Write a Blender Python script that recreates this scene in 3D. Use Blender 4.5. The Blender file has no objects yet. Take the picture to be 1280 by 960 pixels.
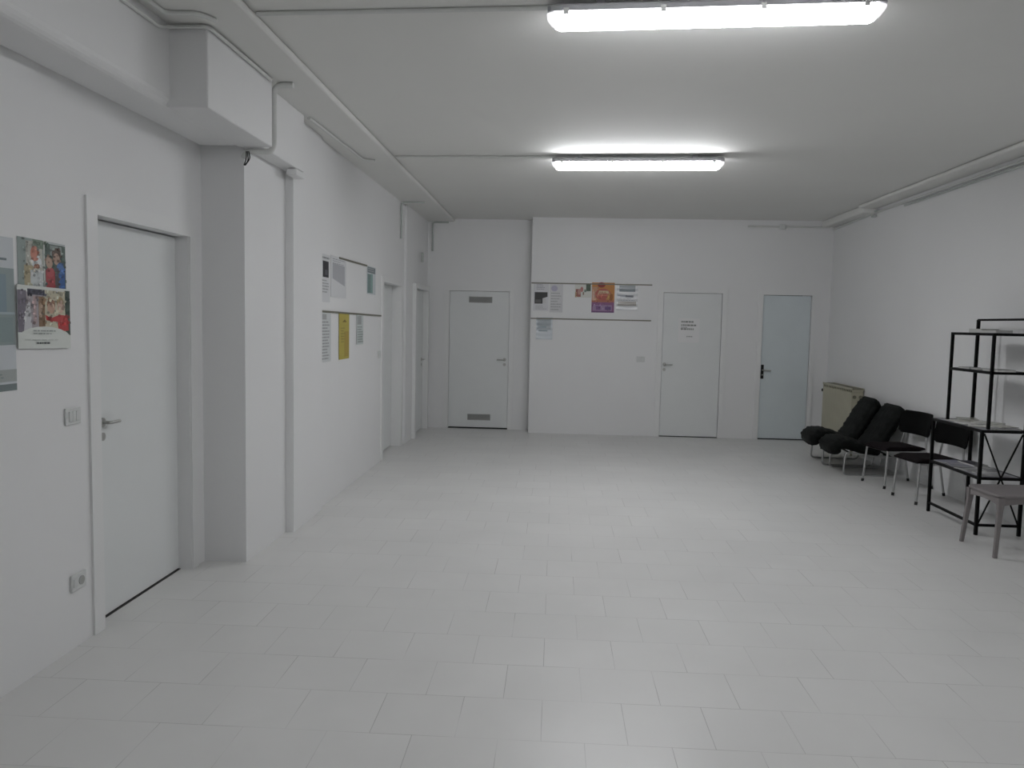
import bpy, math, random
from mathutils import Vector, Matrix
random.seed(7)
C = bpy.context.scene.collection
V = Vector

# ------------------------------------------------------------------ materials
def mat(name, col, rough=0.6, metal=0.0, spec=0.5, bump=0.0, bscale=40.0, var=0.0, vscale=3.0, coat=0.0, emit=None, estr=0.0):
    m = bpy.data.materials.new(name); m.use_nodes = True
    nt = m.node_tree; N = nt.nodes; L = nt.links
    b = N['Principled BSDF']
    b.inputs['Base Color'].default_value = (*col, 1)
    b.inputs['Roughness'].default_value = rough
    b.inputs['Metallic'].default_value = metal
    b.inputs['Specular IOR Level'].default_value = spec
    b.inputs['Coat Weight'].default_value = coat
    b.inputs['Coat Roughness'].default_value = 0.08
    tc = N.new('ShaderNodeTexCoord')
    if var > 0:
        n = N.new('ShaderNodeTexNoise'); n.inputs['Scale'].default_value = vscale; n.inputs['Detail'].default_value = 4
        L.new(tc.outputs['Object'], n.inputs['Vector'])
        r = N.new('ShaderNodeMapRange'); r.inputs['From Min'].default_value = .3; r.inputs['From Max'].default_value = .7
        r.inputs['To Min'].default_value = 1 - var; r.inputs['To Max'].default_value = 1 + var
        L.new(n.outputs['Fac'], r.inputs['Value'])
        mx = N.new('ShaderNodeVectorMath'); mx.operation = 'SCALE'; mx.inputs[0].default_value = col
        L.new(r.outputs['Result'], mx.inputs['Scale']); L.new(mx.outputs['Vector'], b.inputs['Base Color'])
    if bump > 0:
        n = N.new('ShaderNodeTexNoise'); n.inputs['Scale'].default_value = bscale; n.inputs['Detail'].default_value = 5
        L.new(tc.outputs['Object'], n.inputs['Vector'])
        bp = N.new('ShaderNodeBump'); bp.inputs['Strength'].default_value = bump; bp.inputs['Distance'].default_value = .01
        L.new(n.outputs['Fac'], bp.inputs['Height']); L.new(bp.outputs['Normal'], b.inputs['Normal'])
    if emit:
        b.inputs['Emission Color'].default_value = (*emit, 1); b.inputs['Emission Strength'].default_value = estr
    return m

def floor_material():
    m = bpy.data.materials.new('white_floor_tiles'); m.use_nodes = True
    nt = m.node_tree; N = nt.nodes; L = nt.links; b = N['Principled BSDF']
    tc = N.new('ShaderNodeTexCoord')
    mp = N.new('ShaderNodeMapping'); mp.inputs['Location'].default_value = (-.148, -2.9256, 0)
    L.new(tc.outputs['Object'], mp.inputs['Vector'])
    br = N.new('ShaderNodeTexBrick'); br.offset = .5; br.offset_frequency = 2; br.squash = 1
    br.inputs['Scale'].default_value = 1; br.inputs['Brick Width'].default_value = 1/3; br.inputs['Row Height'].default_value = 1/3
    br.inputs['Mortar Size'].default_value = .0016; br.inputs['Mortar Smooth'].default_value = .3; br.inputs['Bias'].default_value = 0
    br.inputs['Color1'].default_value = (.72, .72, .705, 1); br.inputs['Color2'].default_value = (.75, .75, .735, 1)
    br.inputs['Mortar'].default_value = (.44, .435, .42, 1)
    L.new(mp.outputs['Vector'], br.inputs['Vector'])
    no = N.new('ShaderNodeTexNoise'); no.inputs['Scale'].default_value = 1.3; no.inputs['Detail'].default_value = 5
    L.new(tc.outputs['Object'], no.inputs['Vector'])
    r = N.new('ShaderNodeMapRange'); r.inputs['From Min'].default_value = .3; r.inputs['From Max'].default_value = .7
    r.inputs['To Min'].default_value = .96; r.inputs['To Max'].default_value = 1.03
    L.new(no.outputs['Fac'], r.inputs['Value'])
    sc = N.new('ShaderNodeVectorMath'); sc.operation = 'SCALE'
    wn = N.new('ShaderNodeTexNoise'); wn.inputs['Scale'].default_value = 2.3; wn.inputs['Detail'].default_value = 3
    L.new(tc.outputs['Object'], wn.inputs['Vector'])
    wr = N.new('ShaderNodeMapRange'); wr.inputs['From Min'].default_value = .40; wr.inputs['From Max'].default_value = .62; wr.inputs['To Min'].default_value = .0; wr.inputs['To Max'].default_value = .85
    L.new(wn.outputs['Fac'], wr.inputs['Value'])
    mm = N.new('ShaderNodeMix'); mm.data_type = 'RGBA'; mm.inputs[7].default_value = (.725, .725, .71, 1)
    L.new(wr.outputs['Result'], mm.inputs[0]); L.new(br.outputs['Color'], mm.inputs[6])
    L.new(mm.outputs[2], sc.inputs[0]); L.new(r.outputs['Result'], sc.inputs['Scale']); L.new(sc.outputs['Vector'], b.inputs['Base Color'])
    b.inputs['Roughness'].default_value = .33; b.inputs['Specular IOR Level'].default_value = .4
    bp = N.new('ShaderNodeBump'); bp.invert = True; bp.inputs['Strength'].default_value = .4; bp.inputs['Distance'].default_value = .002
    L.new(br.outputs['Fac'], bp.inputs['Height']); L.new(bp.outputs['Normal'], b.inputs['Normal'])
    return m

WALL = mat('white_wall_paint', (.84, .843, .843), .55, bump=.12, bscale=6, var=.012, vscale=1.1)
CEIL = mat('white_ceiling_paint', (.80, .80, .775), .8, bump=.1, bscale=5, var=.015, vscale=.8)
FLOOR = floor_material()
DOORW = mat('white_door_lacquer', (.80, .82, .815), .4, var=.01)
DOORG = mat('pale_blue_grey_door', (.70, .765, .785), .45, var=.02)
FRAME = mat('white_door_frame', (.84, .845, .84), .4)
GAPSHADE = mat('door_gap_shade', (.05, .05, .05), .9)  # dark colour standing in for the shadow in the gaps under doors
STEEL = mat('satin_steel', (.55, .55, .53), .3, metal=.9)
CHROME = mat('dull_chrome', (.50, .50, .50), .28, metal=1)
BLACKM = mat('black_painted_metal', (.002, .002, .002), .5, spec=.15)
BLACKP = mat('black_plastic', (.012, .012, .012), .4)
LEATHER = mat('black_crinkled_leather', (.003, .004, .0035), .6, spec=.14, bump=.6, bscale=16, var=.25, vscale=9)
VINYLB = mat('black_vinyl', (.002, .002, .002), .6, spec=.1, bump=.1, bscale=60)
VINYLM = mat('dark_maroon_black_fabric', (.007, .004, .005), .7, spec=.12, bump=.2, bscale=90)
CREAM = mat('cream_radiator_enamel', (.47, .45, .345), .45, var=.03)
CREAMD = mat('dusty_radiator_top', (.20, .19, .14), .7, var=.2, vscale=25)
PVC = mat('white_pvc_conduit', (.70, .71, .69), .5)
GREYPVC = mat('grey_conduit', (.52, .55, .53), .45)
HOUS = mat('grey_lamp_housing', (.35, .35, .37), .5)
CLEAR = mat('clear_lamp_end', (.75, .75, .78), .25, emit=(1, .98, 1), estr=.9)
DIFF = mat('glowing_lamp_diffuser', (.9, .9, .9), .4, emit=(.985, .99, 1.02), estr=26.0)
DIFF2 = mat('brighter_lamp_diffuser', (.9, .9, .9), .4, emit=(.985, .99, 1.02), estr=45.0)
RAIL = mat('brown_grey_metal_strip', (.20, .19, .15), .5, metal=.3)
VENT = mat('grey_vent_grille', (.42, .425, .41), .5)
STOOLM = mat('taupe_grey_plastic', (.23, .21, .21), .5, var=.05)
SHELFM = mat('grey_shelf_board', (.34, .34, .37), .5)
PLATE = mat('grey_white_switch_plastic', (.70, .715, .705), .35)

DIFF3 = mat('added_lamp_dim_diffuser', (.9, .9, .9), .4, emit=(.985, .99, 1.02), estr=18.0)  # for the assumed lamp over the camera
_pc = {}
def pc(col, rough=.5, coat=0.0):
    k = (tuple(round(c, 3) for c in col), rough, coat)
    if k not in _pc: _pc[k] = mat('print_%d' % len(_pc), col, rough, coat=coat)
    return _pc[k]

# ------------------------------------------------------------------ mesh builder
class MB:
    def __init__(s): s.v = []; s.f = []; s.mi = []; s.m = []
    def mid(s, m):
        if m not in s.m: s.m.append(m)
        return s.m.index(m)
    def add(s, vs, fs, m):
        o = len(s.v); s.v += [V(v) for v in vs]; k = s.mid(m)
        for f in fs: s.f.append([i + o for i in f]); s.mi.append(k)
        return s
    def box(s, x0, x1, y0, y1, z0, z1, m):
        vs = [(x, y, z) for z in (z0, z1) for y in (y0, y1) for x in (x0, x1)]
        return s.add(vs, [(0, 2, 3, 1), (4, 5, 7, 6), (0, 1, 5, 4), (2, 6, 7, 3), (0, 4, 6, 2), (1, 3, 7, 5)], m)
    def bar(s, a, b, w, h, m, up=(0, 0, 1)):
        a, b = V(a), V(b); d = (b - a).normalized(); up = V(up)
        if abs(d.dot(up)) > .95: up = V((0, 1, 0))
        x = d.cross(up).normalized(); y = x.cross(d)
        vs = [p + x * i * w / 2 + y * j * h / 2 for p in (a, b) for i, j in ((-1, -1), (1, -1), (1, 1), (-1, 1))]
        return s.add(vs, [(0, 3, 2, 1), (4, 5, 6, 7), (0, 1, 5, 4), (1, 2, 6, 5), (2, 3, 7, 6), (3, 0, 4, 7)], m)
    def tube(s, pts, r, m, n=10, fil=.04, caps=True, radii=None):
        P = [V(p) for p in pts]
        if fil > 0 and len(P) > 2:
            Q = [P[0]]
            for i in range(1, len(P) - 1):
                a, b, c = P[i-1], P[i], P[i+1]
                d = min(fil, (a-b).length * .48, (c-b).length * .48)
                p, q = b + (a-b).normalized() * d, b + (c-b).normalized() * d
                for k in range(7):
                    t = k / 6; Q.append(p * (1-t)**2 + b * 2*t*(1-t) + q * t*t)
            Q.append(P[-1]); P = Q
        T = []
        for i in range(len(P)):
            t = (P[min(i+1, len(P)-1)] - P[max(i-1, 0)]); T.append(t.normalized())
        up = V((0, 0, 1)) if abs(T[0].z) < .9 else V((1, 0, 0))
        x = T[0].cross(up).normalized(); vs = []
        for i, p in enumerate(P):
            x = (x - T[i] * x.dot(T[i])).normalized(); y = T[i].cross(x)
            rr = radii[i] if radii and len(radii) == len(P) else r
            for k in range(n):
                a = 2 * math.pi * k / n; vs.append(p + (x * math.cos(a) + y * math.sin(a)) * rr)
        fs = [(i*n+k, i*n+(k+1) % n, (i+1)*n+(k+1) % n, (i+1)*n+k) for i in range(len(P)-1) for k in range(n)]
        if caps: fs += [tuple(range(n-1, -1, -1)), tuple((len(P)-1)*n+k for k in range(n))]
        return s.add(vs, fs, m)
    def loft(s, rings, m, closed=True):
        n = len(rings[0]); vs = [p for r in rings for p in r]
        fs = [(i*n+k, i*n+(k+1) % n, (i+1)*n+(k+1) % n, (i+1)*n+k) for i in range(len(rings)-1) for k in range(n)]
        if closed: fs += [tuple(range(n-1, -1, -1)), tuple((len(rings)-1)*n+k for k in range(n))]
        return s.add(vs, fs, m)
    def build(s, name, parent=None, smooth=False, bevel=0, seg=2, loc=None):
        me = bpy.data.meshes.new(name)
        vs = s.v if loc is None else [v - V(loc) for v in s.v]
        me.from_pydata([tuple(v) for v in vs], [], s.f)
        for m in s.m: me.materials.append(m)
        for p, k in zip(me.polygons, s.mi): p.material_index = k; p.use_smooth = smooth
        me.validate(); me.update()
        o = bpy.data.objects.new(name, me); C.objects.link(o)
        if loc is not None: o.location = loc
        if parent: o.parent = parent
        if bevel:
            b = o.modifiers.new('bevel', 'BEVEL'); b.width = bevel; b.segments = seg; b.limit_method = 'ANGLE'; b.angle_limit = math.radians(40)
        if smooth and bevel == 0:
            try: me.set_sharp_from_angle(angle=math.radians(50))
            except Exception: pass
        return o

def empty(name, loc=(0, 0, 0), rz=0):
    o = bpy.data.objects.new(name, None); C.objects.link(o); o.location = loc; o.rotation_euler = (0, 0, rz); o.empty_display_size = .1
    return o
def tag(o, label, cat, group=None):
    o['label'] = label; o['category'] = cat
    if group: o['group'] = group
    return o
def struct(o, label=None):
    o['kind'] = 'structure'
    if label: o['label'] = label
    return o
def copy_tree(o, parent=None):
    c = o.copy(); C.objects.link(c); c.parent = parent
    for ch in list(o.children): copy_tree(ch, c)
    return c

# ------------------------------------------------------------------ camera
f_px, yaw, pitch, roll = 988.04, .0538, .0771, .0205
cy, sy, cp, sp = math.cos(yaw), math.sin(yaw), math.cos(pitch), math.sin(pitch)
F = V((-sy*cp, cy*cp, -sp)); R = V((cy, sy, 0)); U = R.cross(F)
c_, s_ = math.cos(roll), math.sin(roll)
R2 = R * c_ + U * s_; U2 = -R * s_ + U * c_
cam = bpy.data.objects.new('camera', bpy.data.cameras.new('camera')); C.objects.link(cam)
cam.data.sensor_fit = 'HORIZONTAL'; cam.data.sensor_width = 36; cam.data.lens = f_px / 1280 * 36
M = Matrix((( R2.x, U2.x, -F.x, 0), (R2.y, U2.y, -F.y, 0), (R2.z, U2.z, -F.z, 1.6), (0, 0, 0, 1)))
cam.matrix_world = M; cam.data.clip_start = .05
bpy.context.scene.camera = cam

# ------------------------------------------------------------------ room shell
XR, YF, ZC, YB = 3.88, 11.5, 3.12, -3.0
XA = -2.27      # near left wall face
XL = -1.96      # far left wall face
o = MB().box(-2.6, 4.1, YB-.2, 12.1, -.12, 0, FLOOR).build('floor'); struct(o, 'white floor of square tiles laid in running bond')
o = MB().box(-2.6, 4.1, YB-.2, 12.1, ZC, ZC+.15, CEIL).build('ceiling'); struct(o)
o = MB().box(XR, XR+.2, YB, 12.0, 0, ZC, WALL).build('wall_right'); struct(o)
o = MB().box(-2.5, XR, YB-.2, YB, 0, ZC, WALL).build('wall_back'); struct(o)

w = MB(); T = -2.55
w.box(T, XA, YB, 3.81, 0, ZC, WALL)                        # near wall up to the doorway
w.box(T, XA, 3.81, 4.79, 2.10, ZC, WALL)
w.box(T, XA, 4.79, 4.98, 0, ZC, WALL)
w.box(T, -1.99, 4.98, 5.74, 0, ZC, WALL)                   # pillar
w.box(T, -1.93, 5.74, 6.46, 0, ZC, WALL)                   # second pilaster
w.box(T, XL, 6.46, 8.86, 0, ZC, WALL)
w.box(T, XL, 8.86, 9.95, 2.05, ZC, WALL)
w.box(T, XL, 9.95, 10.12, 0, ZC, WALL)
w.box(T, -1.93, 10.12, 10.66, 0, ZC, WALL)
w.box(T, -1.93, 10.66, 11.66, 2.06, ZC, WALL)
w.box(T, -1.93, 11.66, 12.0, 0, ZC, WALL)
o = w.build('wall_left'); struct(o)

w = MB()                                                   # far wall: recess on the left, main face from x = -0.37
w.box(-1.93, -1.60, 11.80, 12.0, 0, ZC, WALL); w.box(-1.60, -.69, 11.80, 12.0, 2.07, ZC, WALL); w.box(-.69, -.37, 11.80, 12.0, 0, ZC, WALL)
w.box(-.37, 1.50, YF, 12.0, 0, ZC, WALL); w.box(1.50, 2.39, YF, 12.0, 2.10, ZC, WALL)
w.box(2.39, 2.91, YF, 12.0, 0, ZC, WALL); w.box(2.91, 3.64, YF, 12.0, 2.09, ZC, WALL); w.box(3.64, XR, YF, 12.0, 0, ZC, WALL)
o = w.build('wall_far'); struct(o)

# beams and boxed-in ledges along the ceiling
w = MB().box(XA-.02, -2.0, YB+.001, 4.979, 2.67, ZC-.001, WALL); o = w.build('trim_1', bevel=.05, seg=5); struct(o, 'rounded white beam along the top of the near left wall')
w = MB().box(-2.02, -1.80, 4.04, 4.96, 2.665, 3.075, WALL); o = w.build('trim_2', bevel=.008); struct(o, 'white boxed duct projecting from the left beam')
w = MB().box(-2.0, -1.865, 4.965, 5.79, 2.665, 3.075, WALL).box(-1.935, -1.86, 5.60, 5.785, 2.615, 2.66, WALL); o = w.build('trim_3', bevel=.008); struct(o, 'white boxed duct above the two pilasters')
w = MB().box(-2.02, -1.53, YB+.001, 11.79, 3.075, ZC-.001, CEIL); o = w.build('trim_4', bevel=.028, seg=4); struct(o, 'shallow white soffit along the left of the ceiling')
w = MB().box(3.64, XR+.01, YB+.001, 10.0, 3.08, ZC-.001, CEIL).box(3.70, XR+.01, 10.0, YF-.001, 3.03, ZC-.001, CEIL); o = w.build('trim_5', bevel=.02); struct(o, 'shallow white soffit along the right of the ceiling')

# ------------------------------------------------------------------ doors
def lever(parent, p, along, out, m=STEEL, L=.11):
    p, along, out = V(p), V(along), V(out)
    g = MB(); g.tube([p + out*.001, p + out*.010], .025, m, n=16, fil=0)
    g.tube([p + out*.005, p + out*.05, p + out*.05 + along*L], .009, m, n=10, fil=.02)
    h = g.build('door_handle', parent, smooth=True)
    g = MB(); q = p - V((0, 0, .075)); g.tube([q + out*.001, q + out*.009], .022, m, n=16, fil=0)
    g.build('key_rosette', h, smooth=True)
    return h

# near left door
d = MB().box(-2.385, -2.35, 3.815, 4.79, .008, 2.080, DOORW).build('door_1', bevel=.003)
struct(d, 'white flush door in the near left wall beside the light switch')
g = MB()
g.box(-2.50, -2.2575, 3.72, 3.81, .001, 2.17, FRAME); g.box(-2.50, -2.2575, 4.795, 4.875, .001, 2.17, FRAME); g.box(-2.50, -2.2575, 3.81, 4.795, 2.088, 2.17, FRAME)
g.build('door_frame', d)
lever(d, (-2.35, 3.965, 1.04), (0, 1, 0), (1, 0, 0), L=.085)
g = MB().box(-2.50, -2.34, 3.81, 4.795, -.004, .004, GAPSHADE); g.build('gap_shade_strip', d)  # dark strip painted as the shadow line below the leaf
# far left doors
d = MB().box(-2.12, -2.07, 8.90, 9.91, .012, 2.03, DOORW).build('door_2', bevel=.003)
struct(d, 'white recessed door at the end of the left notice boards')
g = MB(); g.box(-2.2, -1.945, 8.80, 8.89, .001, 2.10, FRAME); g.box(-2.2, -1.945, 9.92, 10.02, .001, 2.10, FRAME); g.box(-2.2, -1.945, 8.89, 9.92, 2.035, 2.10, FRAME)
g.build('door_frame', d); lever(d, (-2.07, 9.0, 1.04), (0, 1, 0), (1, 0, 0))
d = MB().box(-2.0, -1.965, 10.70, 11.62, .012, 2.04, DOORW).build('door_3', bevel=.003)
struct(d, 'white door at the far end of the left wall')
g = MB(); g.box(-2.2, -1.885, 10.60, 10.69, .001, 2.11, FRAME); g.box(-2.2, -1.885, 11.63, 11.72, .001, 2.11, FRAME); g.box(-2.2, -1.885, 10.69, 11.63, 2.045, 2.11, FRAME)
g.build('door_frame', d); lever(d, (-1.965, 11.52, 1.04), (0, -1, 0), (1, 0, 0))
# alcove door with two vents
d = MB().box(-1.592, -.698, 11.80, 11.855, .022, 2.059, DOORW).build('door_4', bevel=.003)
struct(d, 'white door with two grey vents in the left alcove')
g = MB(); g.box(-1.665, -1.595, 11.78, 11.9, .001, 2.12, FRAME); g.box(-.695, -.625, 11.78, 11.9, .001, 2.12, FRAME); g.box(-1.595, -.695, 11.78, 11.9, 2.063, 2.12, FRAME)
g.build('door_frame', d)
g = MB().box(-1.595, -.695, 11.80, 11.9, -.004, .006, GAPSHADE); g.build('gap_shade_strip', d)  # painted gap shadow under the alcove door
lever(d, (-.755, 11.80, 1.05), (-1, 0, 0), (0, -1, 0))
for z in (1.935, .175):
    g = MB(); x0, x1 = -1.30, -.955; z0, z1 = z-.045, z+.045
    g.box(x0, x1, 11.790, 11.7999, z0, z0+.01, VENT); g.box(x0, x1, 11.790, 11.7999, z1-.01, z1, VENT)
    g.box(x0, x0+.012, 11.790, 11.7999, z0, z1, VENT); g.box(x1-.012, x1, 11.790, 11.7999, z0, z1, VENT)
    g.box(x0, x1, 11.797, 11.7998, z0, z1, VENT)
    for k in range(6): zz = z0+.014+k*.012; g.bar((x0, 11.793, zz), (x1, 11.793, zz), .009, .002, VENT, up=(0, -.6, 1))
    g.build('vent_grille', d)
# middle door with the notice
d = MB().box(1.535, 2.36, YF-.002, YF+.038, .012, 2.075, DOORW).build('door_5', bevel=.003)
struct(d, 'white door with a paper notice in the far wall')
g = MB(); g.box(1.455, 1.53, YF-.02, YF+.08, .001, 2.145, FRAME); g.box(2.365, 2.44, YF-.02, YF+.08, .001, 2.145, FRAME); g.box(1.53, 2.365, YF-.02, YF+.08, 2.08, 2.145, FRAME)
g.build('door_frame', d); lever(d, (1.575, YF-.002, 1.05), (1, 0, 0), (0, -1, 0))
g = MB().box(1.53, 2.365, YF-.001, YF+.08, -.004, .005, GAPSHADE); g.build('gap_shade_strip', d)  # shadow of the bottom gap, put in as a dark strip
# right blue-grey door with the black handle plate
d = MB().box(2.945, 3.615, YF+.012, YF+.052, .014, 2.065, DOORG).build('door_6', bevel=.003)
struct(d, 'pale blue-grey door with a black handle plate near the right corner')
g = MB(); g.box(2.87, 2.94, YF-.018, YF+.08, .001, 2.135, FRAME); g.box(3.62, 3.68, YF-.018, YF+.08, .001, 2.135, FRAME); g.box(2.94, 3.62, YF-.018, YF+.08, 2.072, 2.135, FRAME)
g.build('door_frame', d)
g = MB().box(2.94, 3.62, YF, YF+.08, -.004, .006, GAPSHADE); g.build('gap_shade_strip', d)  # dark strip for the shade beneath this leaf
g = MB(); g.box(2.952, 2.992, YF+.004, YF+.0119, .875, 1.075, BLACKP)
hp = g.build('handle_plate', d, bevel=.003); hp['label'] = 'black handle plate'
g = MB().tube([(2.972, YF+.005, 1.0), (2.972, YF-.04, 1.0), (3.085, YF-.04, .995)], .010, STEEL, fil=.02)
g.tube([(2.972, YF+.005, .93), (2.972, YF-.004, .93)], .011, STEEL, fil=0); g.build('lever', hp, smooth=True)

# ------------------------------------------------------------------ lamps
def lamp_fixture(name='ceiling_lamp'):
    L = 1.51; r = empty(name)
    def prof(w, z0, z1, n=16, flat=.6):
        pts = []
        for k in range(n+1):
            a = math.pi * k / n; pts.append((math.cos(a) * w/2, z1 - (z1-z0) * math.sin(a)**flat))
        return pts
    # housing (upper tray)
    g = MB(); hx = L/2
    ring = lambda x, s: [V((x, y*s, z)) for y, z in [(-.055, .0), (-.066, -.012), (-.068, -.035), (.068, -.035), (.066, -.012), (.055, .0)]]
    g.loft([ring(-hx+.012, .86), ring(-hx+.03, 1), ring(hx-.03, 1), ring(hx-.012, .86)], HOUS); g.build('housing', r)
    # diffuser
    g = MB(); P = prof(.124, -.100, -.0352)
    def rr(x, s, dz): return [V((x, y*s, -.0352 + (z+.0352)*dz)) for y, z in P]
    xs = [(-hx+.045, .96, .84), (-hx+.07, 1, 1), (hx-.07, 1, 1), (hx-.045, .96, .84)]
    g.loft([rr(*a) for a in xs], DIFF); dd = g.build('diffuser', r, smooth=True); dd['label'] = 'glowing white diffuser'
    for sgn in (-1, 1):
        g = MB(); a = [(sgn*(hx-.0445), .955, .83), (sgn*(hx-.025), .86, .6), (sgn*(hx-.008), .6, .25)]
        if sgn < 0: a = a[::-1]
        g.loft([rr(*q) for q in a], CLEAR); g.build('end_cap', r, smooth=True)
        for k in (-.6, -.2, .2, .6):
            g = MB(); x = k*hx*1.45; g.box(x-.012, x+.012, sgn*.0685-.004, sgn*.0685+.004, -.052, -.022, CHROME); g.build('clip', r, bevel=.002)
    for k in (-.5, .5):
        g = MB().box(k-.02, k+.02, -.02, .02, .0005, .0295, HOUS); g.build('mounting_bracket', r)
    return r
l1 = lamp_fixture(); l1.location = (.685, 3.83, 3.09); l1.scale = (1.02, 1, 1); l1.rotation_euler.z = -.07
tag(l1, 'long lit fluorescent ceiling lamp, the larger and nearer of the two', 'lamp', 'fluorescent ceiling lamps')
l2 = copy_tree(l1); l2.location = (.69, 7.27, 3.09); l2.rotation_euler.z = -.055
tag(l2, 'lit fluorescent ceiling lamp farther from the camera, above the middle of the floor', 'lamp', 'fluorescent ceiling lamps')
l3 = copy_tree(l1); l3.location = (.70, .50, 3.09); l3.rotation_euler.z = -.07  # assumed lamp out of view, added to light the near floor
tag(l3, 'unseen fluorescent ceiling lamp over the camera, added to brighten the near floor', 'lamp', 'fluorescent ceiling lamps')
for ch in l2.children:
    if ch.name.startswith('diffuser'):
        ch.data = ch.data.copy(); ch.data.materials[0] = DIFF2        # brighter emission, fitted to the room's brightness
for ch in l3.children:
    if ch.name.startswith('diffuser'):
        ch.data = ch.data.copy(); ch.data.materials[0] = DIFF3

# ------------------------------------------------------------------ conduits and wall fittings
def conduit(pts, r, label, m=PVC, fil=.04, clips=(), cat='conduit'):
    o = MB().tube(pts, r, m, fil=fil).build('cable_conduit', smooth=True); tag(o, label, cat)
    return o
zc = ZC - .011
conduit([(-1.525, 3.99, zc), (-.06, 3.92, zc)], .011, 'thin white conduit running across the ceiling to the nearer lamp')
conduit([(-1.518, 7.38, zc), (-.04, 7.32, zc)], .011, 'thin white conduit running across the ceiling to the farther lamp')
zs = 3.075 - .012
conduit([(-1.84, 5.82, zs), (-1.80, 7.28, zs), (-1.70, 7.33, zs)], .012, 'thin white conduit under the left soffit past the pilasters')
conduit([(-2.06+.06, 2.6, 3.02), (-1.985, 3.92, 3.02), (-1.975, 4.02, zs-.006), (-1.785, 4.02, zs-.006), (-1.784, 4.90, zs-.004)], .010, 'white conduit wrapping around the top of the boxed duct')
conduit([(-1.93, 2.9, zs), (-1.93, 3.86, zs), (-1.77, 3.86, zs), (-1.72, 3.95, zs)], .012, 'white conduit under the left soffit, nearest the camera')
o = MB().tube([(-1.68, 5.0, zs-.006), (-1.805, 5.0, zs-.006), (-1.805, 5.0, 2.69), (-1.82, 4.985, 2.643), (-1.965, 4.965, 2.643), (-1.985, 4.955, 2.60)], .018, PVC, fil=.06).build('cable_conduit', smooth=True)
tag(o, 'thick pale conduit bending down the face of the boxed duct to the pillar', 'conduit')
o = MB(); pass
for k in range(3): o.tube([(-1.958+.008*k, 4.935, 2.635), (-1.955+.012*k, 4.93, 2.59-.015*(k % 2)), (-1.975+.004*k, 4.94, 2.55)], .0035, BLACKP, fil=.02)
tag(o.build('cable_bundle', smooth=True), 'tangle of dark cable ends at the top corner of the pillar', 'cable')
conduit([(-1.66, 9.86, zs), (-1.948, 9.86, zs), (-1.948, 9.86, 2.62)], .011, 'short grey conduit dropping from the soffit above the recessed left door', GREYPVC)
conduit([(-1.62, 11.775, zs), (-1.855, 11.775, zs), (-1.855, 11.775, 2.64)], .013, 'short grey conduit dropping down the alcove corner', GREYPVC)
o = MB().box(-1.8995, -1.865, 11.02, 11.06, 2.42, 2.55, GREYPVC).build('wall_sensor', bevel=.006); tag(o, 'tiny grey sensor on the left wall above the last door', 'sensor')
# right side
conduit([(XR-.018, YB+.1, 3.035), (XR-.018, 9.95, 3.035), (XR-.018, 11.46, 3.0)], .013, 'long white conduit along the top of the right wall')
conduit([(XR-.018, 6.6, 3.0), (XR-.018, 9.2, 3.0)], .010, 'lower short white conduit on the right wall', GREYPVC)
conduit([(2.68, YF-.014, 3.03), (3.115, YF-.014, 3.03)], .012, 'thin conduit on the far wall left of the junction box')
conduit([(3.21, YF-.014, 3.03), (3.82, YF-.014, 3.03)], .012, 'thin conduit on the far wall right of the junction box')
o = MB(); o.box(3.12, 3.20, YF-.03, YF-.0005, 2.99, 3.07, PLATE); o = o.build('junction_box', bevel=.008); tag(o, 'small square junction box high on the far wall', 'junction box')
g = MB().tube([(3.16, YF-.03, 3.03), (3.16, YF-.036, 3.03)], .03, PLATE, n=18, fil=0); g.build('cover', o, smooth=True)
for i, (y, z) in enumerate([(10.03, 3.0), (9.95, 3.055)]):
    o = MB().box(XR-.05, XR-.002, y-.03, y+.03, z-.022, z+.002, GREYPVC).build('pipe_clip', bevel=.004)
    tag(o, ['small grey clip holding the conduit high on the right wall, the lower one', 'small grey clip under the right soffit, the upper one'][i], 'pipe clip', 'conduit clips')

def switch(loc, axis, n, label):
    r = empty('light_switch', loc, 0 if axis == 'y' else math.pi/2)   # local normal -y
    MB().box(-.058, .058, -.011, -.0005, -.04, .04, PLATE).build('plate', r, bevel=.003)
    for k in range(n):
        x = (k-(n-1)/2)*.027; MB().box(x-.012, x+.012, -.016, -.0105, -.024, .024, PLATE).build('rocker', r, bevel=.002)
    return tag(r, label, 'light switch')
switch((XA, 3.585, 1.12), 'x', 3, 'white light switch on the left wall beside the near door')
switch((1.235, YF, 1.115), 'y', 2, 'pale light switch on the far wall left of the door with the notice')
switch((XL, 8.70, 1.22), 'x', 1, 'pale light switch at the end of the left notice wall')
r = empty('wall_socket', (XA, 3.60, .32), math.pi/2)
MB().box(-.058, .058, -.011, -.0005, -.04, .04, PLATE).build('plate', r, bevel=.003)
MB().tube([(.018, -.0105, 0), (.018, -.014, 0)], .022, VENT, n=18, fil=0).build('outlet', r, smooth=True)
MB().box(-.045, -.012, -.015, -.0105, -.02, .02, PLATE).build('outlet_cover', r, bevel=.002)
tag(r, 'white power socket low on the left wall beside the near door', 'power socket')

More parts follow.
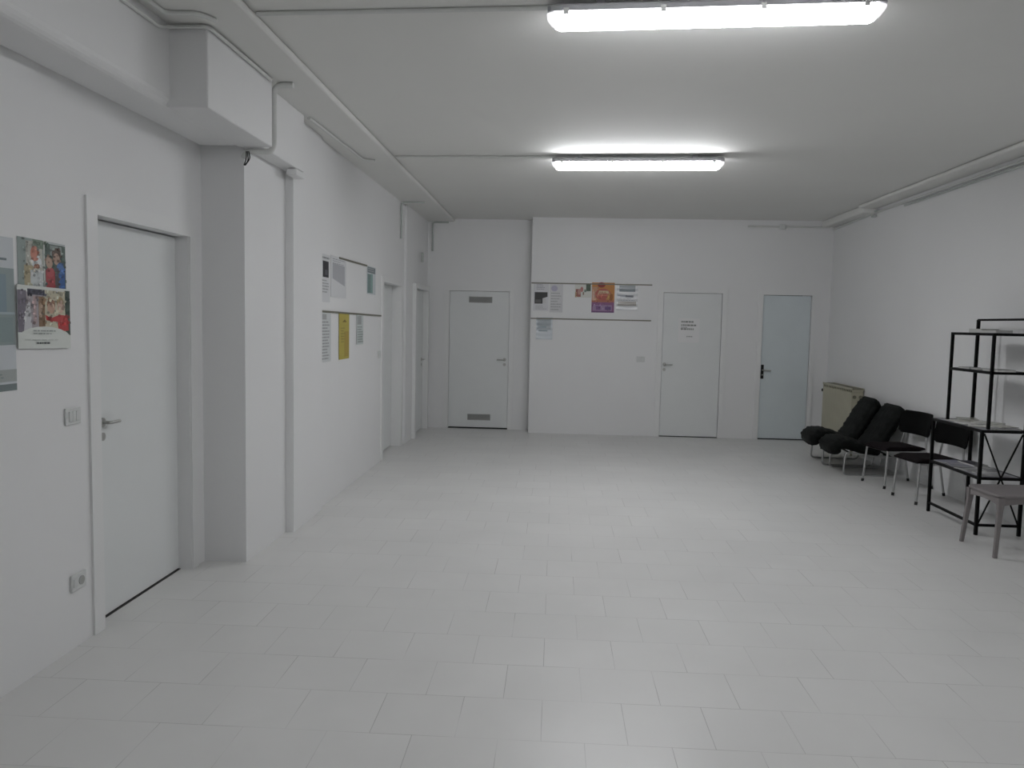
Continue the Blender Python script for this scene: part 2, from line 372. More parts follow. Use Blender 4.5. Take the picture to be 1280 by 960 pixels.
# ------------------------------------------------------------------ papers and notice strips
def sheet(name, label, cat, o, u, v, w, h, base, patches, t=.0018, wave=0, coat=0, group=None, skew=0.0, wrough=.5, curl=0.0):
    """paper lying on a wall: o = lower left corner, u right, v up, n towards the room; patches = (color, polygon in 0..1)"""
    o, u, v = V(o), V(u), V(v); n = u.cross(v).normalized(); g = MB()
    if min(base) > .44: base = tuple(min(.84, c*1.2) for c in base)
    def P(a, b, d):
        z = d + (wave * math.sin(b*h/.075*2*math.pi + 1.3*math.sin(a*3)) if wave else 0) + curl*(a-.5)**2*4
        return o + u*(a*w) + v*(b*h + skew*a*w) + n*(.0003 + wave + z)
    nx, ny = (12, 60) if wave else ((8, 1) if curl else (1, 1))
    vs = [P(i/nx, j/ny, t) for j in range(ny+1) for i in range(nx+1)]
    fs = [(j*(nx+1)+i, j*(nx+1)+i+1, (j+1)*(nx+1)+i+1, (j+1)*(nx+1)+i) for j in range(ny) for i in range(nx)]
    g.add(vs, fs, pc(base, wrough, coat))
    vb = [P(i/nx, j/ny, 0) for j in range(ny+1) for i in range(nx+1)]
    g.add(vb, [f[::-1] for f in fs], pc(base, wrough, coat))
    m = nx+1
    for a, b in ([(i, i+1) for i in range(nx)] + [(ny*m+i+1, ny*m+i) for i in range(nx)] + [(j*m+nx, (j+1)*m+nx) for j in range(ny)] + [((j+1)*m, j*m) for j in range(ny)]):
        g.add([vb[a], vb[b], vs[b], vs[a]], [(0, 1, 2, 3)], pc(base, wrough, coat))
    lev = t
    for col, poly in patches:
        lev += .00012 if len(patches) < 60 else .00002
        if len(poly) == 4 and (wave or curl):
            (a0, b0), (a1, b1), (a2, b2), (a3, b3) = poly; K = max(2, int(abs(b2-b0)*60)+1) if wave else 1; J = 6
            pts = []
            for j in range(K+1):
                for i in range(J+1):
                    s, q = i/J, j/K
                    a = (a0*(1-s)+a1*s)*(1-q)+(a3*(1-s)+a2*s)*q; b = (b0*(1-s)+b1*s)*(1-q)+(b3*(1-s)+b2*s)*q
                    pts.append(P(a, b, lev))
            g.add(pts, [(j*(J+1)+i, j*(J+1)+i+1, (j+1)*(J+1)+i+1, (j+1)*(J+1)+i) for j in range(K) for i in range(J)], pc(col, wrough, coat))
        else:
            g.add([P(a, b, lev) for a, b in poly], [tuple(range(len(poly)))], pc(col, wrough, coat))
    ob = g.build(name, smooth=bool(wave)); tag(ob, label, cat, group)
    return ob
def rc(a0, b0, a1, b1): return [(a0, b0), (a1, b0), (a1, b1), (a0, b1)]
def el(cx, cy, rx, ry, n=18, a0=0, a1=2*math.pi): return [(cx+rx*math.cos(a0+(a1-a0)*k/n), cy+ry*math.sin(a0+(a1-a0)*k/n)) for k in range(n if a1-a0 > 6 else n+1)]
def lines(a0, a1, b0, b1, n, col, th=.5, seed=1, words=True):
    rnd = random.Random(seed); out = []; st = (b1-b0)/n
    for k in range(n):
        b = b1 - (k+1)*st + st*(1-th)/2; e = a0 + (a1-a0)*rnd.uniform(.6, 1); a = a0
        while a < e:
            wd = rnd.uniform(.06, .2)*(a1-a0) if words else (e-a0); out.append((col, rc(a, b, min(a+wd, e), b+st*th))); a += wd + .03*(a1-a0)
    return out
YU, ZU, XU = (0, 1, 0), (0, 0, 1), (1, 0, 0)

def speckle(patches, a0, b0, a1, b1, n, size, seed):
    # break flat printed areas up into small photographic flecks of nearby tones
    rnd = random.Random(seed); out = []
    def inside(p, poly):
        c = False; k = len(poly)
        for i in range(k):
            (xa, ya), (xb, yb) = poly[i], poly[i-1]
            if (ya > p[1]) != (yb > p[1]) and p[0] < (xb-xa)*(p[1]-ya)/(yb-ya)+xa: c = not c
        return c
    for _ in range(n):
        p = (rnd.uniform(a0, a1), rnd.uniform(b0, b1)); col = None
        for cc, poly in patches:
            if inside((p[0]+rnd.gauss(0, size*.4), p[1]+rnd.gauss(0, size*.4)), poly): col = cc
        if col is None: continue
        f = rnd.choice((.45, .6, .8, 1.3, 1.6)); col = tuple(min(.8, round(c*f, 2)) for c in col); s1, s2 = rnd.uniform(.4, 1)*size, rnd.uniform(.4, 1)*size
        q = [(p[0]-s1, p[1]-s2*.6), (p[0]+s1*.5, p[1]-s2), (p[0]+s1, p[1]+s2*.5), (p[0]-s1*.4, p[1]+s2)]
        out.append((col, [(min(max(x, a0), a1), min(max(y, b0), b1)) for x, y in q]))
    return out
# tall information poster, partly out of frame
GT = (.16, .20, .22)
pp = [((.30, .36, .36), rc(0, .30, 1, .80)), ((.24, .32, .36), rc(.1, .50, .9, .76)), ((.18, .30, .42), rc(.50, .56, .74, .72)), ((.42, .50, .52), rc(.0, .50, 1, .515)),
      ((.26, .33, .33), rc(.78, .32, .97, .48)), ((.20, .24, .24), rc(0, 0, 1, .045)), ((.40, .43, .42), rc(0, .06, 1, .14))]
pp += lines(.1, .95, .84, .97, 4, GT, .45, 3) + lines(.1, .8, .235, .265, 1, GT, .6, 5) + lines(.1, .9, .08, .12, 2, (.26, .3, .3), .4, 6)
sheet('information_poster', 'tall pale blue poster with small print, cut by the left picture edge', 'poster', (XA, 2.72, 1.275), YU, ZU, .49, .635, (.50, .53, .55), pp)
# two brochures beside the near door
A_ = [((.30, .36, .34), rc(0, 0, .52, 1)), ((.52, .52, .46), rc(.16, .05, .50, .95)), ((.20, .26, .20), rc(.3, .83, .56, 1)), ((.44, .38, .24), rc(.12, .04, .30, .48)),
      ((.62, .66, .66), rc(.24, .02, .50, .40)), ((.75, .78, .78), el(.37, .56, .11, .12)), ((.60, .25, .18), el(.34, .72, .09, .15)), ((.34, .18, .12), el(.38, .48, .06, .05)), ((.70, .70, .55), rc(.18, .0, .27, .14)),
      ((.60, .62, .58), rc(.52, 0, .55, 1)), ((.09, .13, .11), rc(.55, 0, 1, .96)), ((.28, .32, .30), rc(.66, .72, .92, .94)), ((.40, .05, .06), rc(.56, 0, .76, .42)), ((.46, .08, .09), el(.66, .40, .09, .1)),
      ((.48, .33, .25), el(.64, .60, .075, .13)), ((.12, .08, .06), el(.80, .78, .10, .12)), ((.50, .34, .26), el(.80, .68, .075, .12)), ((.03, .11, .34), rc(.84, .0, .98, .52)), ((.08, .18, .42), el(.88, .50, .08, .12)), ((.10, .09, .10), rc(.77, .02, .84, .5)),
      ((.32, .10, .08), rc(.60, .22, .74, .26))]
A_ += speckle(A_, .08, .02, 1, 1, 170, .035, 3)
sheet('brochure', 'upper photo brochure of people in red and blue, left of the near door', 'brochure', (XA+.001, 3.235, 1.70), YU, ZU, .325, .222, (.45, .48, .48), A_, curl=.0, group='photo brochures beside the near door', skew=-.02, coat=.3)
B_ = [((.20, .18, .22), rc(.0, .26, .16, .92)), ((.42, .38, .40), rc(.16, .22, .48, .9)), ((.07, .07, .10), rc(.18, .86, .50, .97)), ((.62, .62, .64), [(.10, .24), (.26, .24), (.22, .84), (.14, .6)]), ((.48, .36, .36), rc(.28, .40, .34, .84)),
      ((.26, .16, .09), rc(.38, .22, .50, .84)), ((.45, .33, .24), el(.42, .62, .035, .12)), ((.60, .56, .42), rc(.50, .22, .90, .97)), ((.05, .08, .06), rc(.90, .22, 1.0, .97)), ((.30, .16, .10), el(.62, .72, .08, .09)), ((.62, .40, .30), el(.62, .66, .075, .09)),
      ((.40, .30, .16), el(.80, .76, .07, .10)), ((.68, .48, .38), el(.80, .68, .065, .10)), ((.50, .05, .05), [(.50, .55), (.62, .50), (.78, .56), (.95, .55), (.97, .30), (.76, .28), (.74, .44), (.52, .46)]), ((.45, .38, .20), rc(.54, .22, .72, .28)),
      ((.74, .77, .73), [(0, 0), (1, 0), (1, .21), (.92, .27), (.80, .32), (.65, .35), (.5, .36), (.35, .35), (.2, .32), (.08, .27), (0, .21)]), ((.72, .74, .70), rc(0, .95, .88, 1.0))]
B_ += speckle(B_, .02, .38, 1, .95, 150, .035, 4)
B_ += lines(.26, .8, .22, .31, 2, (.35, .38, .36), .4, 9) + lines(.32, .62, .07, .11, 1, (.12, .13, .13), .7, 10) + lines(.1, .9, .13, .15, 1, (.45, .48, .45), .4, 11)
sheet('brochure', 'lower photo brochure with white arched text panel, left of the near door', 'brochure', (XA+.008, 3.215, 1.448), YU, ZU, .36, .272, (.62, .65, .62), B_, curl=.0, group='photo brochures beside the near door', skew=-.02, coat=.3)

# notice strips
def strip(a, b, label, nrm, h=.016, d=.010):
    a, b = V(a), V(b); nrm = V(nrm); c = MB().bar(a + nrm*(d/2+.0004), b + nrm*(d/2+.0004), d if abs(nrm.y) else d, h, RAIL)
    return tag(c.build('notice_strip', bevel=.001), label, 'notice strip', 'metal notice strips')
NX, NY = (1, 0, 0), (0, -1, 0)
strip((XL, 7.06, 2.150), (XL, 8.10, 2.156), 'upper thin metal notice strip on the left wall', NX)
strip((XL, 6.52, 1.665), (XL, 8.78, 1.650), 'lower thin metal notice strip on the left wall, with the yellow sheet', NX)
strip((-.368, YF, 2.182), (1.365, YF, 2.182), 'upper thin metal notice strip on the far wall, above the orange poster', NY)
strip((-.368, YF, 1.672), (1.365, YF, 1.672), 'lower thin metal notice strip on the far wall', NY)
GREYT = (.30, .31, .32)
e = .012
# left wall papers
sheet('notice', 'narrow white notice with a black photo block, first on the upper left strip', 'notice', (XL+.002, 6.50, 1.745), YU, ZU, .27, .40, (.62, .63, .64), [((.012, .012, .018), rc(.22, .52, .86, .86)), ((.09, .09, .11), rc(.45, .57, .75, .68))] + lines(.15, .9, .18, .48, 5, (.38, .39, .40), .4, 21) + lines(.15, .9, .89, .96, 1, GREYT, .5, 22), coat=.2)
sheet('notice', 'white notice with grey shaded text beside the black photo one', 'notice', (XL+.002, 6.80, 1.795), YU, ZU, .50, .36, (.63, .64, .65), [((.46, .47, .50), [(.1, .45), (.9, .30), (.9, .80), (.1, .82)])] + lines(.1, .9, .80, .95, 3, (.40, .41, .44), .4, 23), coat=.3)
ob = sheet('notice', 'teal and white glossy leaflet at the far end of the upper left strip', 'leaflet', (XL+.002, 8.12, 1.87), YU, ZU, .38, .29, (.56, .60, .62), [((.13, .23, .22), rc(.04, .04, .42, .72)), ((.20, .36, .34), rc(.42, .04, .66, .74)), ((.16, .20, .22), rc(.04, .76, .95, .97))] + lines(.1, .9, .8, .95, 2, (.4, .44, .46), .4, 24), coat=.5)
pl = [((.42, .43, .43), rc(.06, .86, .55, .97))] + lines(.06, .96, .04, .84, 13, (.33, .34, .35), .45, 25)
sheet('notice', 'long white list of printed lines below the lower left strip', 'notice', (XL+.004, 6.50, 1.235), YU, ZU, .30, .42, (.55, .57, .57), pl)
yl = [((.42, .31, .05), rc(.5, .05, .95, .6)), ((.20, .13, .01), [(.3, .80), (.75, .80), (.55, .86)])] + lines(.15, .6, .35, .7, 6, (.33, .27, .05), .4, 26)
sheet('yellow_notice', 'long yellow paper notice hanging from the lower left strip', 'notice', (XL+.004, 7.06, 1.235), YU, ZU, .35, .425, (.50, .42, .08), yl)
sheet('notice', 'small pale green-grey notice just right of the yellow sheet', 'notice', (XL+.004, 7.70, 1.355), YU, ZU, .26, .30, (.52, .56, .55), [((.36, .38, .38), rc(.1, .66, .7, .95))] + lines(.1, .9, .05, .62, 7, (.30, .34, .33), .5, 27))
# far wall papers
n1 = [((.05, .05, .05), [(.08, .25), (.60, .25), (.60, .44), (.92, .5), (.92, .66), (.08, .66)]), ((.13, .13, .13), rc(.14, .28, .50, .40)), ((.66, .66, .66), [(.60, .28), (.85, .28), (.78, .45), (.60, .44)])]
n1 += lines(.2, .85, .74, .96, 4, (.34, .34, .38), .35, 31) + lines(.15, .9, .04, .20, 3, (.44, .44, .44), .35, 32)
sheet('notice', 'white notice with a black printed picture, leftmost on the upper far strip', 'notice', (-.335, YF, 1.785), XU, ZU, .222, .405, (.60, .60, .62), n1)
sheet('notice', 'faint grey-lilac notice between the black picture one and the small flyer', 'notice', (-.100, YF, 1.765), XU, ZU, .19, .42, (.58, .58, .59), [((.50, .48, .60), el(.35, .82, .25, .10))] + lines(.1, .9, .05, .7, 7, (.42, .43, .43), .35, 33), wave=.0)
fl_ = [((.34, .12, .10), rc(.05, .05, .36, .62)), ((.50, .30, .26), el(.26, .42, .10, .22)), ((.50, .22, .20), el(.42, .60, .09, .2)), ((.08, .12, .08), rc(.68, .48, .96, .98)), ((.42, .28, .16), rc(.02, .02, .1, .4)), ((.25, .17, .12), rc(.48, .2, .56, .4)), ((.26, .34, .28), rc(.56, .40, .70, .6))]
fl_ += speckle(fl_, .02, .05, .98, .98, 40, .05, 8)
sheet('flyer', 'small pale flyer with red and green picture left of the orange poster', 'flyer', (.262, YF, 1.985), XU, ZU, .235, .195, (.60, .60, .56), fl_)
op = [((.27, .11, .24), rc(0, 0, 1, .345)), ((.16, .08, .20), rc(0, 0, 1, .04)), ((.36, .24, .40), rc(.06, .06, .9, .25)), ((.22, .10, .26), rc(.2, .09, .40, .22)), ((.16, .08, .24), rc(.60, .09, .86, .2)), ((.46, .16, .10), rc(0, .345, 1, .42)),
      ((.55, .30, .18), rc(0, .42, .25, .85)), ((.48, .12, .09), el(.5, .60, .36, .20)), ((.66, .52, .32), [(.25, .62), (.78, .64), (.72, .73), (.32, .73)]), ((.60, .22, .15), rc(.2, .56, .74, .60)), ((.55, .30, .10), [(.62, .44), (.80, .44), (.92, .66), (.74, .62)]), ((.28, .03, .02), el(.42, .92, .17, .09)), ((.33, .11, .02), el(.86, .52, .08, .12)), ((.68, .45, .35), rc(.03, .40, .12, .7))]
op += speckle(op, .02, .02, .98, .98, 60, .04, 16)
op += lines(.25, .72, .62, .70, 2, (.45, .12, .08), .45, 34)
sheet('orange_poster', 'orange and purple poster on the far wall strip', 'poster', (.505, YF, 1.775), XU, ZU, .325, .43, (.58, .24, .05), op, coat=.25)
g5 = [((.30, .34, .36), rc(.12, .72, .88, .97)), ((.42, .44, .50), rc(.05, .50, .5, .60)), ((.20, .21, .24), rc(.42, .50, .80, .585)), ((.32, .30, .27), rc(.06, .18, .94, .34))] + lines(.1, .9, .36, .48, 2, (.4, .4, .42), .4, 36)
sheet('sleeved_notice', 'notice in a shiny rippled plastic sleeve right of the orange poster', 'notice', (.862, YF, 1.815), XU, ZU, .30, .365, (.62, .63, .64), g5, wave=.0023, wrough=.15, coat=1)
g6 = [((.42, .47, .50), rc(.05, .45, .9, .97)), ((.26, .33, .36), rc(.1, .52, .62, .60)), ((.30, .37, .39), rc(.15, .36, .7, .42))] + lines(.1, .85, .62, .9, 4, (.34, .39, .42), .4, 37)
sheet('sleeved_notice', 'notice in a shiny plastic sleeve hanging from the lower far strip', 'notice', (-.285, YF, 1.372), XU, ZU, .235, .32, (.55, .59, .62), g6, wave=.0024, wrough=.15, coat=1)
dn = lines(.14, .9, .82, .90, 1, (.27, .28, .27), .8, 41) + lines(.14, .96, .68, .76, 1, (.27, .28, .27), .8, 42) + lines(.14, .6, .60, .66, 1, (.36, .37, .36), .6, 43) + lines(.12, .92, .52, .60, 1, (.27, .28, .27), .8, 44) + lines(.4, .8, .22, .28, 1, (.3, .31, .30), .6, 45)
sheet('door_notice', 'white sheet with a few lines of black print on the far wall door', 'notice', (1.755, YF-.002, 1.37), XU, ZU, .30, .345, (.72, .735, .73), dn)

# ------------------------------------------------------------------ radiator
rd = empty('radiator', (XR-.09, 10.61, .1))
n = 17; y0, y1 = -.53, .53; st = (y1-y0)/n
g = MB()
for k in range(n):
    a = y0 + k*st; g.box(-.075, .075, a+.002, a+st-.002, .10, .72, CREAM)
sec = g.build('column_panel', rd, bevel=.008)
g = MB(); g.box(-.062, -.034, y0+.01, y1-.01, .7205, .745, CREAMD); g.box(.034, .062, y0+.01, y1-.01, .7205, .745, CREAMD)
for k in range(n+1): g.box(-.07, .07, y0+k*st-.006, y0+k*st+.006, .7205, .755, CREAM)
g.build('top_grille', rd, bevel=.003)
for s in (-1, 1):
    g = MB(); g.tube([(s*.038, y0-.001, .66), (s*.038, y0-.012, .66)], .022, CREAMD, n=14, fil=0); g.build('end_plug', rd, smooth=True)
g = MB(); g.box(-.066, .066, y0-.006, y1+.006, .757, .768, CREAMD); g.build('top_cover', rd, bevel=.004)
for s in (-1, 1):
    g = MB(); g.box(s*.072-.006, s*.072+.006, y0-.006, y1+.006, .745, .772, CREAM); g.build('top_rim', rd, bevel=.003)
g = MB(); g.tube([(0, y1, .66), (0, y1+.06, .66), (0, y1+.06, -.099)], .011, CREAM, fil=.03); g.tube([(-.02, y1+.04, .66), (-.075, y1+.04, .66)], .02, BLACKP, n=12, fil=0); g.build('supply_pipe', rd, smooth=True)
for y in (-.42, .42):
    MB().box(.0751, .0895, y-.012, y+.012, .5, .56, CREAM).build('bracket', rd); MB().box(-.012, .012, y-.012, y+.012, -.0995, .1, CREAM).build('foot', rd)
tag(rd, 'cream radiator with dusty top on the right wall near the blue-grey door', 'radiator')

# ------------------------------------------------------------------ low leather lounge chairs
def pad(profile, w, th, m, ny=18, crown=.018, seed=0, narrow=0.0):
    """cushion following a side profile (x,z) across width w"""
    P = [V((x, 0, z)) for x, z in profile]; Q = []
    for i in range(len(P)-1):
        p0, p1, p2, p3 = P[max(i-1, 0)], P[i], P[i+1], P[min(i+2, len(P)-1)]
        for k in range(8):
            t = k/8; Q.append(.5*((2*p1)+(p2-p0)*t+(2*p0-5*p1+4*p2-p3)*t*t+(3*p1-p0-3*p2+p3)*t**3))
    Q.append(P[-1]); rings = []; N = len(Q)
    for i, q in enumerate(Q):
        t = (Q[min(i+1, N-1)] - Q[max(i-1, 0)]).normalized(); nn = V((-t.z, 0, t.x))
        s = i/(N-1); end = min(1, .25 + math.sqrt(max(0, min(s, 1-s)*14)))
        ww = w/2 * (1 - narrow*max(0, (s-.75)/.25)**2.5); ring = []
        for k in range(ny):
            a = 2*math.pi*k/ny; ca, sa = math.cos(a), math.sin(a)
            yy = math.copysign(abs(ca)**.35, ca)*ww; zz = math.copysign(abs(sa)**.7, sa)*th/2*end
            puff = crown*(1-abs(yy/ww)**2)*math.copysign(1, sa) if abs(sa) > .05 else 0
            r = .006*math.sin(i*1.9+seed)*math.sin(k*1.3+seed) + .005*math.sin(i*.8+k*2.1+seed)
            ring.append(q + V((0, yy, 0)) + nn*(zz + puff*.6 + r))
        rings.append(ring)
    return MB().loft(rings, m)
def lounge(label):
    r = empty('lounge_chair')
    seat = pad([(.02, .245), (.0, .30), (.045, .345), (.16, .345), (.30, .305), (.46, .265)], .56, .115, LEATHER, seed=1); seat.build('seat_cushion', r, smooth=True)
    back = pad([(.40, .285), (.46, .36), (.54, .50), (.61, .63), (.675, .725), (.70, .745)], .60, .11, LEATHER, seed=4, narrow=.06); back.build('back_cushion', r, smooth=True)
    for s in (-1, 1):
        y = s*.262
        g = MB().tube([(.40, y, .232), (.10, y, .265), (.085, y, .012), (.64, y, .012), (.675, y, .22), (.50, y, .225), (.40, y, .232)], .0105, CHROME, fil=.045); g.build('side_frame', r, smooth=True)
        g = MB().tube([(.66, y*.95, .215), (.67, y*.95, .38), (.735, y*.95, .62)], .009, CHROME, fil=.05); g.build('back_support', r, smooth=True)
    for x, z in ((.16, .258), (.60, .226)):
        g = MB().tube([(x, -.26, z-.004), (x, .26, z-.004)], .009, BLACKM, fil=0); g.build('crossbar', r, smooth=True)
    g = MB(); g.tube([(.5, -.25, .25), (.55, -.25, .245), (.55, .25, .245), (.5, .25, .25)], .009, BLACKM, fil=.03); g.build('seat_support', r, smooth=True)
    return r
a = lounge('x'); a.location = (3.105, 9.68, 0); a.rotation_euler.z = math.radians(-4)
tag(a, 'low black leather lounge chair on a tube frame, farthest seat, in front of the radiator', 'lounge chair', 'low black leather lounge chairs')
b = copy_tree(a); b.location = (3.13, 9.07, 0); b.rotation_euler.z = math.radians(-3); b.scale = (1, 1, .97)
tag(b, 'low black leather lounge chair between the farthest one and the maroon-seated chairs', 'lounge chair', 'low black leather lounge chairs')

# ------------------------------------------------------------------ stacking chairs (front = -x)
def stacking():
    r = empty('stacking_chair')
    # seat
    rings = []
    for i in range(9):
        x = -.045 + .44*i/8; wv = .205 - .012*(i/8); ring = []
        for k in range(20):
            a = 2*math.pi*k/20; ca, sa = math.cos(a), math.sin(a)
            yy = math.copysign(abs(ca)**.3, ca)*wv; sag = .010*math.cos(math.pi*(i/8-.5))*(1-(yy/wv)**2)
            e_ = .35 if i in (0, 8) else (.9 if i in (1, 7) else 1)
            zz = math.copysign(abs(sa)**.5, sa)*.028*e_ - sag - (.014 if i == 0 else 0)
            ring.append(V((x, yy, .405+zz)))
        rings.append(ring)
    MB().loft(rings, VINYLM).build('seat', r, smooth=True)
    # curved backrest
    rings = []; n_ = 14
    for i in range(n_+1):
        t = i/n_*2-1; y = t*.26; x0 = .435 - .055*t*t*1.0
        e_ = .45 if i in (0, n_) else 1
        h0, h1 = (.525, .765) if e_ == 1 else (.55, .74)
        ring = []
        for k in range(16):
            a = 2*math.pi*k/16; ca, sa = math.cos(a), math.sin(a)
            zz = (h0+h1)/2 + math.copysign(abs(sa)**.35, sa)*(h1-h0)/2; lean = (zz-.58)*.16
            ring.append(V((x0 + lean + math.copysign(abs(ca)**.6, ca)*.014*e_, y, zz)))
        rings.append(ring)
    MB().loft(rings, VINYLB).build('backrest', r, smooth=True)
    for s in (-1, 1):
        y = s*.19
        g = MB().tube([(-.035, y*1.07, .010), (-.012, y, .372)], .011, CHROME, fil=0); q = g.build('leg', r, smooth=True); q['label'] = 'chrome front leg'
        MB().tube([(-.037, y*1.07, .0), (-.033, y*1.07, .03)], .0145, BLACKP, fil=0).build('foot_cap', q, smooth=True)
        g = MB().tube([(.475, y*1.05, .010), (.40, y, .376)], .011, CHROME, fil=0); q = g.build('leg', r, smooth=True); q['label'] = 'chrome rear leg'
        MB().tube([(.4765, y*1.05, .0), (.4715, y*1.05, .03)], .0145, BLACKP, fil=0).build('foot_cap', q, smooth=True)
        g = MB().tube([(-.015, y, .374), (.40, y, .374), (.405, y*.92, .48), (.424, y*.82, .62)], .010, CHROME, fil=.05); g.build('side_tube', r, smooth=True)
    MB().tube([(.02, -.19, .372), (.02, .19, .372)], .009, CHROME, fil=0).build('crossbar', r, smooth=True)
    MB().tube([(.38, -.19, .372), (.38, .19, .372)], .009, CHROME, fil=0).build('crossbar', r, smooth=True)
    return r
c3 = stacking(); c3.location = (3.365, 8.31, 0); c3.rotation_euler.z = math.radians(9)
tag(c3, 'black-backed chair with chrome legs, between the lounge chairs and the chair beside the rack', 'chair', 'chrome-legged chairs with maroon-black seats')
c4 = copy_tree(c3); c4.location = (3.375, 7.60, 0); c4.rotation_euler.z = math.radians(6)
tag(c4, 'black-backed chair with chrome legs, right beside the black metal rack', 'chair', 'chrome-legged chairs with maroon-black seats')

# ------------------------------------------------------------------ black metal rack
rk = empty('metal_rack', (3.525, 6.75, 0))
fx, bx, ya, yb = -.165, .165, .40, -.40       # front / back, far / near
ux = -.095
def post(p, z0, z1, s=.024, nm='post'): 
    return MB().box(p[0]-s/2, p[0]+s/2, p[1]-s/2, p[1]+s/2, z0, z1, BLACKM).build(nm, rk, bevel=.002)
for y in (ya, yb): post((fx, y), 0, .825); post((bx, y), 0, 1.71); post((ux, y-.09*0 - (.10 if y > 0 else -.05)), .8385, 1.585, .022, 'upper_post')
uy0, uy1 = ya-.10, yb+.05
def rect_shelf(x0, x1, y0, y1, z, nm='shelf'):
    g = MB(); s = .022
    g.box(x0-s/2, x1+s/2, y0-s/2, y0+s/2, z-s, z, BLACKM); g.box(x0-s/2, x1+s/2, y1-s/2, y1+s/2, z-s, z, BLACKM)
    g.box(x0-s/2, x0+s/2, y0, y1, z-s, z, BLACKM); g.box(x1-s/2, x1+s/2, y0, y1, z-s, z, BLACKM)
    fr = g.build(nm, rk, bevel=.0015)
    q = MB().box(x0+s/2, x1-s/2, y0+s/2, y1-s/2, z-.012, z-.002, SHELFM).build('shelf_board', fr); q['label'] = 'grey shelf board'
    return fr
rect_shelf(fx, bx, yb, ya, .838); rect_shelf(fx, bx, yb, ya, .465)
rect_shelf(ux, bx, uy1, uy0, 1.295); rect_shelf(ux, bx, uy1, uy0, 1.598)
g = MB(); g.box(bx-.009, bx+.009, yb, ya, 1.70, 1.718, BLACKM); g.build('top_bar', rk)
g = MB(); s = .02
g.box(fx-s/2, fx+s/2, yb, ya, .07, .09, BLACKM); g.box(fx, bx, yb-s/2, yb+s/2, .07, .09, BLACKM); g.build('lower_rail', rk, bevel=.0015)
for p, q, dy in (((fx+.015, .81), (bx-.015, .09), -.006), ((bx-.015, .81), (fx+.015, .09), .006)):
    g = MB().bar((p[0], yb+dy, p[1]), (q[0], yb+dy, q[1]), .009, .011, BLACKM, up=(0, 1, 0)); g.build('diagonal_brace', rk)
tag(rk, 'black metal rack with magazines on its shelves, against the right wall', 'shelving rack')

# magazines on the rack
def magazine(x, y, z, w, h, t, rz, col, cover, label, group, lean=0):
    r = empty('magazine', (x, y, z), math.radians(rz))
    MB().box(-w/2, w/2, -h/2, h/2, 0, t, pc((.55, .55, .53), .6)).build('pages', r)
    g = MB(); g.box(-w/2-.001, w/2+.001, -h/2-.001, h/2+.001, t, t+.0012, pc(col, .3, .3))
    g.add([(-w*.4, h*.12, t+.0015), (w*.4, h*.12, t+.0015), (w*.4, h*.40, t+.0015), (-w*.4, h*.40, t+.0015)], [(0, 1, 2, 3)], pc(cover, .3, .3))
    g.add([(-w*.35, -h*.4, t+.0015), (w*.2, -h*.4, t+.0015), (w*.2, -h*.34, t+.0015), (-w*.35, -h*.34, t+.0015)], [(0, 1, 2, 3)], pc(cover, .3, .3))
    g.build('cover', r)
    return tag(r, label, 'magazine', group)
G1, G2, G3 = 'magazines on the rack table top', 'magazines on the low rack shelf', 'magazines on the upper rack shelves'
zt = .8385
magazine(3.50, 6.94, zt, .21, .15, .006, 12, (.50, .49, .42), (.30, .32, .28), 'cream magazine at the far corner of the rack table top', G1)
magazine(3.585, 7.03, zt+.0085, .15, .18, .008, -18, (.36, .36, .30), (.5, .5, .45), 'olive-grey magazine behind the cream one on the rack table top', G1)
magazine(3.485, 6.76, zt, .21, .15, .006, 5, (.80, .79, .76), (.25, .25, .25), 'white magazine in the middle front of the rack table top', G1)
magazine(3.585, 6.70, zt+.0085, .15, .20, .014, 30, (.40, .40, .34), (.55, .55, .5), 'thick grey magazine at the middle back of the rack table top', G1)
magazine(3.48, 6.58, zt, .20, .14, .007, -24, (.80, .79, .76), (.33, .32, .3), 'pale slanting magazine in the front of the rack table top', G1)
magazine(3.60, 6.52, zt+.0095, .15, .18, .006, 10, (.46, .45, .38), (.6, .6, .55), 'beige magazine behind the slanting one on the rack table top', G1)
magazine(3.56, 6.415, zt, .20, .10, .010, 2, (.16, .16, .18), (.3, .3, .32), 'dark booklet at the near end of the rack table top', G1)
zl = .4655
magazine(3.47, 7.05, zl, .20, .14, .006, 8, (.44, .44, .52), (.3, .3, .4), 'lilac-grey magazine at the far end of the low rack shelf', G2)
magazine(3.48, 6.88, zl, .18, .15, .006, -14, (.38, .38, .45), (.55, .55, .58), 'grey-blue magazine second from the far end of the low rack shelf', G2)
magazine(3.60, 6.92, zl, .12, .24, .018, 4, (.035, .035, .045), (.08, .08, .1), 'thick black magazine at the back of the low rack shelf', G2)
magazine(3.47, 6.70, zl, .20, .14, .007, 16, (.50, .50, .50), (.2, .2, .22), 'light grey magazine in the middle front of the low rack shelf', G2)
magazine(3.60, 6.64, zl, .12, .20, .012, -8, (.10, .10, .11), (.3, .3, .3), 'dark grey magazine in the middle back of the low rack shelf', G2)
magazine(3.51, 6.47, zl, .22, .15, .010, -5, (.34, .34, .35), (.5, .5, .5), 'mid-grey magazine at the near end of the low rack shelf', G2)
magazine(3.49, 6.86, 1.2955, .10, .14, .012, 6, (.03, .03, .03), (.1, .1, .1), 'small dark booklet at the far end of the middle rack shelf', G3)
magazine(3.50, 6.68, 1.2955, .12, .15, .012, -10, (.55, .55, .54), (.3, .3, .3), 'white booklet in the middle of the middle rack shelf', G3)
magazine(3.51, 6.45, 1.2955, .14, .20, .016, 3, (.02, .02, .02), (.1, .1, .1), 'thick black magazine at the near end of the middle rack shelf', G3)
magazine(3.50, 6.69, 1.5985, .14, .19, .030, 0, (.34, .36, .34), (.2, .22, .2), 'thick grey catalogue on the top rack shelf', G3)
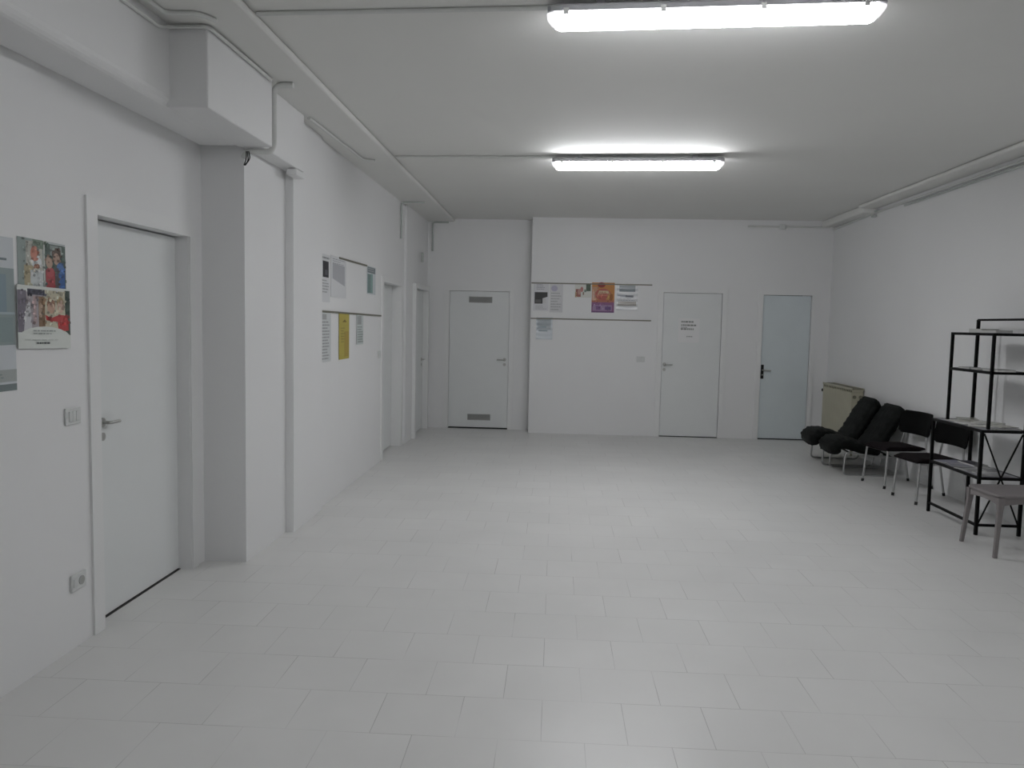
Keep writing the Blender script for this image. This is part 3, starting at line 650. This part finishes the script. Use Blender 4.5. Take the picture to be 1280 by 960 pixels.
magazine(3.50, 6.50, 1.5985, .14, .17, .020, 8, (.05, .055, .055), (.10, .11, .11), 'dark flat booklet beside the catalogue on the top rack shelf', G3)

# ------------------------------------------------------------------ stool
st_ = empty('stool', (3.41, 5.93, 0), math.radians(2)); st_.scale = (1.18, 1, 1)
S = .215
rings = []
def rsq(s, z, n=28, p=.22):
    out = []
    for k in range(n):
        a = 2*math.pi*(k+.5)/n; ca, sa = math.cos(a), math.sin(a); out.append(V((math.copysign(abs(ca)**p, ca)*s, math.copysign(abs(sa)**p, sa)*s, z)))
    return out
g = MB().loft([rsq(S-.004, .428), rsq(S, .434), rsq(S, .444), rsq(S-.006, .450), rsq(S*.6, .4485), rsq(S*.2, .448)], STOOLM); g.build('seat', st_, smooth=True)
g = MB(); q = S-.012
for ax in range(4):
    ca, sa = round(math.cos(ax*math.pi/2)), round(math.sin(ax*math.pi/2)); pts = []
    K = 12
    for i in range(K+1):
        t = -q + 2*q*i/K; dz = .075 - .030*math.cos(t/q*math.pi/2)**.5 if abs(t) < q else .075
        for rr_ in (q, q-.012):
            for z in (.4278, .43-dz+.005):
                pts.append(V((rr_*ca - t*sa, rr_*sa + t*ca, z)))
    rings = [[pts[i*4], pts[i*4+1], pts[i*4+3], pts[i*4+2]] for i in range(K+1)]
    g.loft(rings, STOOLM)
g.build('apron', st_)
for sx in (-1, 1):
    for sy_ in (-1, 1):
        g = MB(); rs = []
        for z, o_, s in ((.4275, S-.024, .022), (.34, S-.021, .016), (.15, S-.008, .013), (.0, S+.002, .012)):
            cx_, cy_ = sx*o_, sy_*o_; rs.append([V((cx_+s*i, cy_+s*j, z)) for i, j in ((-1, -1), (1, -1), (1, 1), (-1, 1))])
        g.loft(rs, STOOLM); g.build('leg', st_, bevel=.005)
tag(st_, 'square taupe-grey stool with four legs in front of the black rack', 'stool')

# ------------------------------------------------------------------ world and view
wd = bpy.data.worlds.new('world'); bpy.context.scene.world = wd; wd.use_nodes = True
wd.node_tree.nodes['Background'].inputs[0].default_value = (.02, .02, .022, 1); wd.node_tree.nodes['Background'].inputs[1].default_value = 1
sc = bpy.context.scene
sc.view_settings.view_transform = 'Standard'; sc.view_settings.look = 'None'; sc.view_settings.gamma = 1; sc.view_settings.use_curve_mapping = False
sc.view_settings.exposure = 0.10
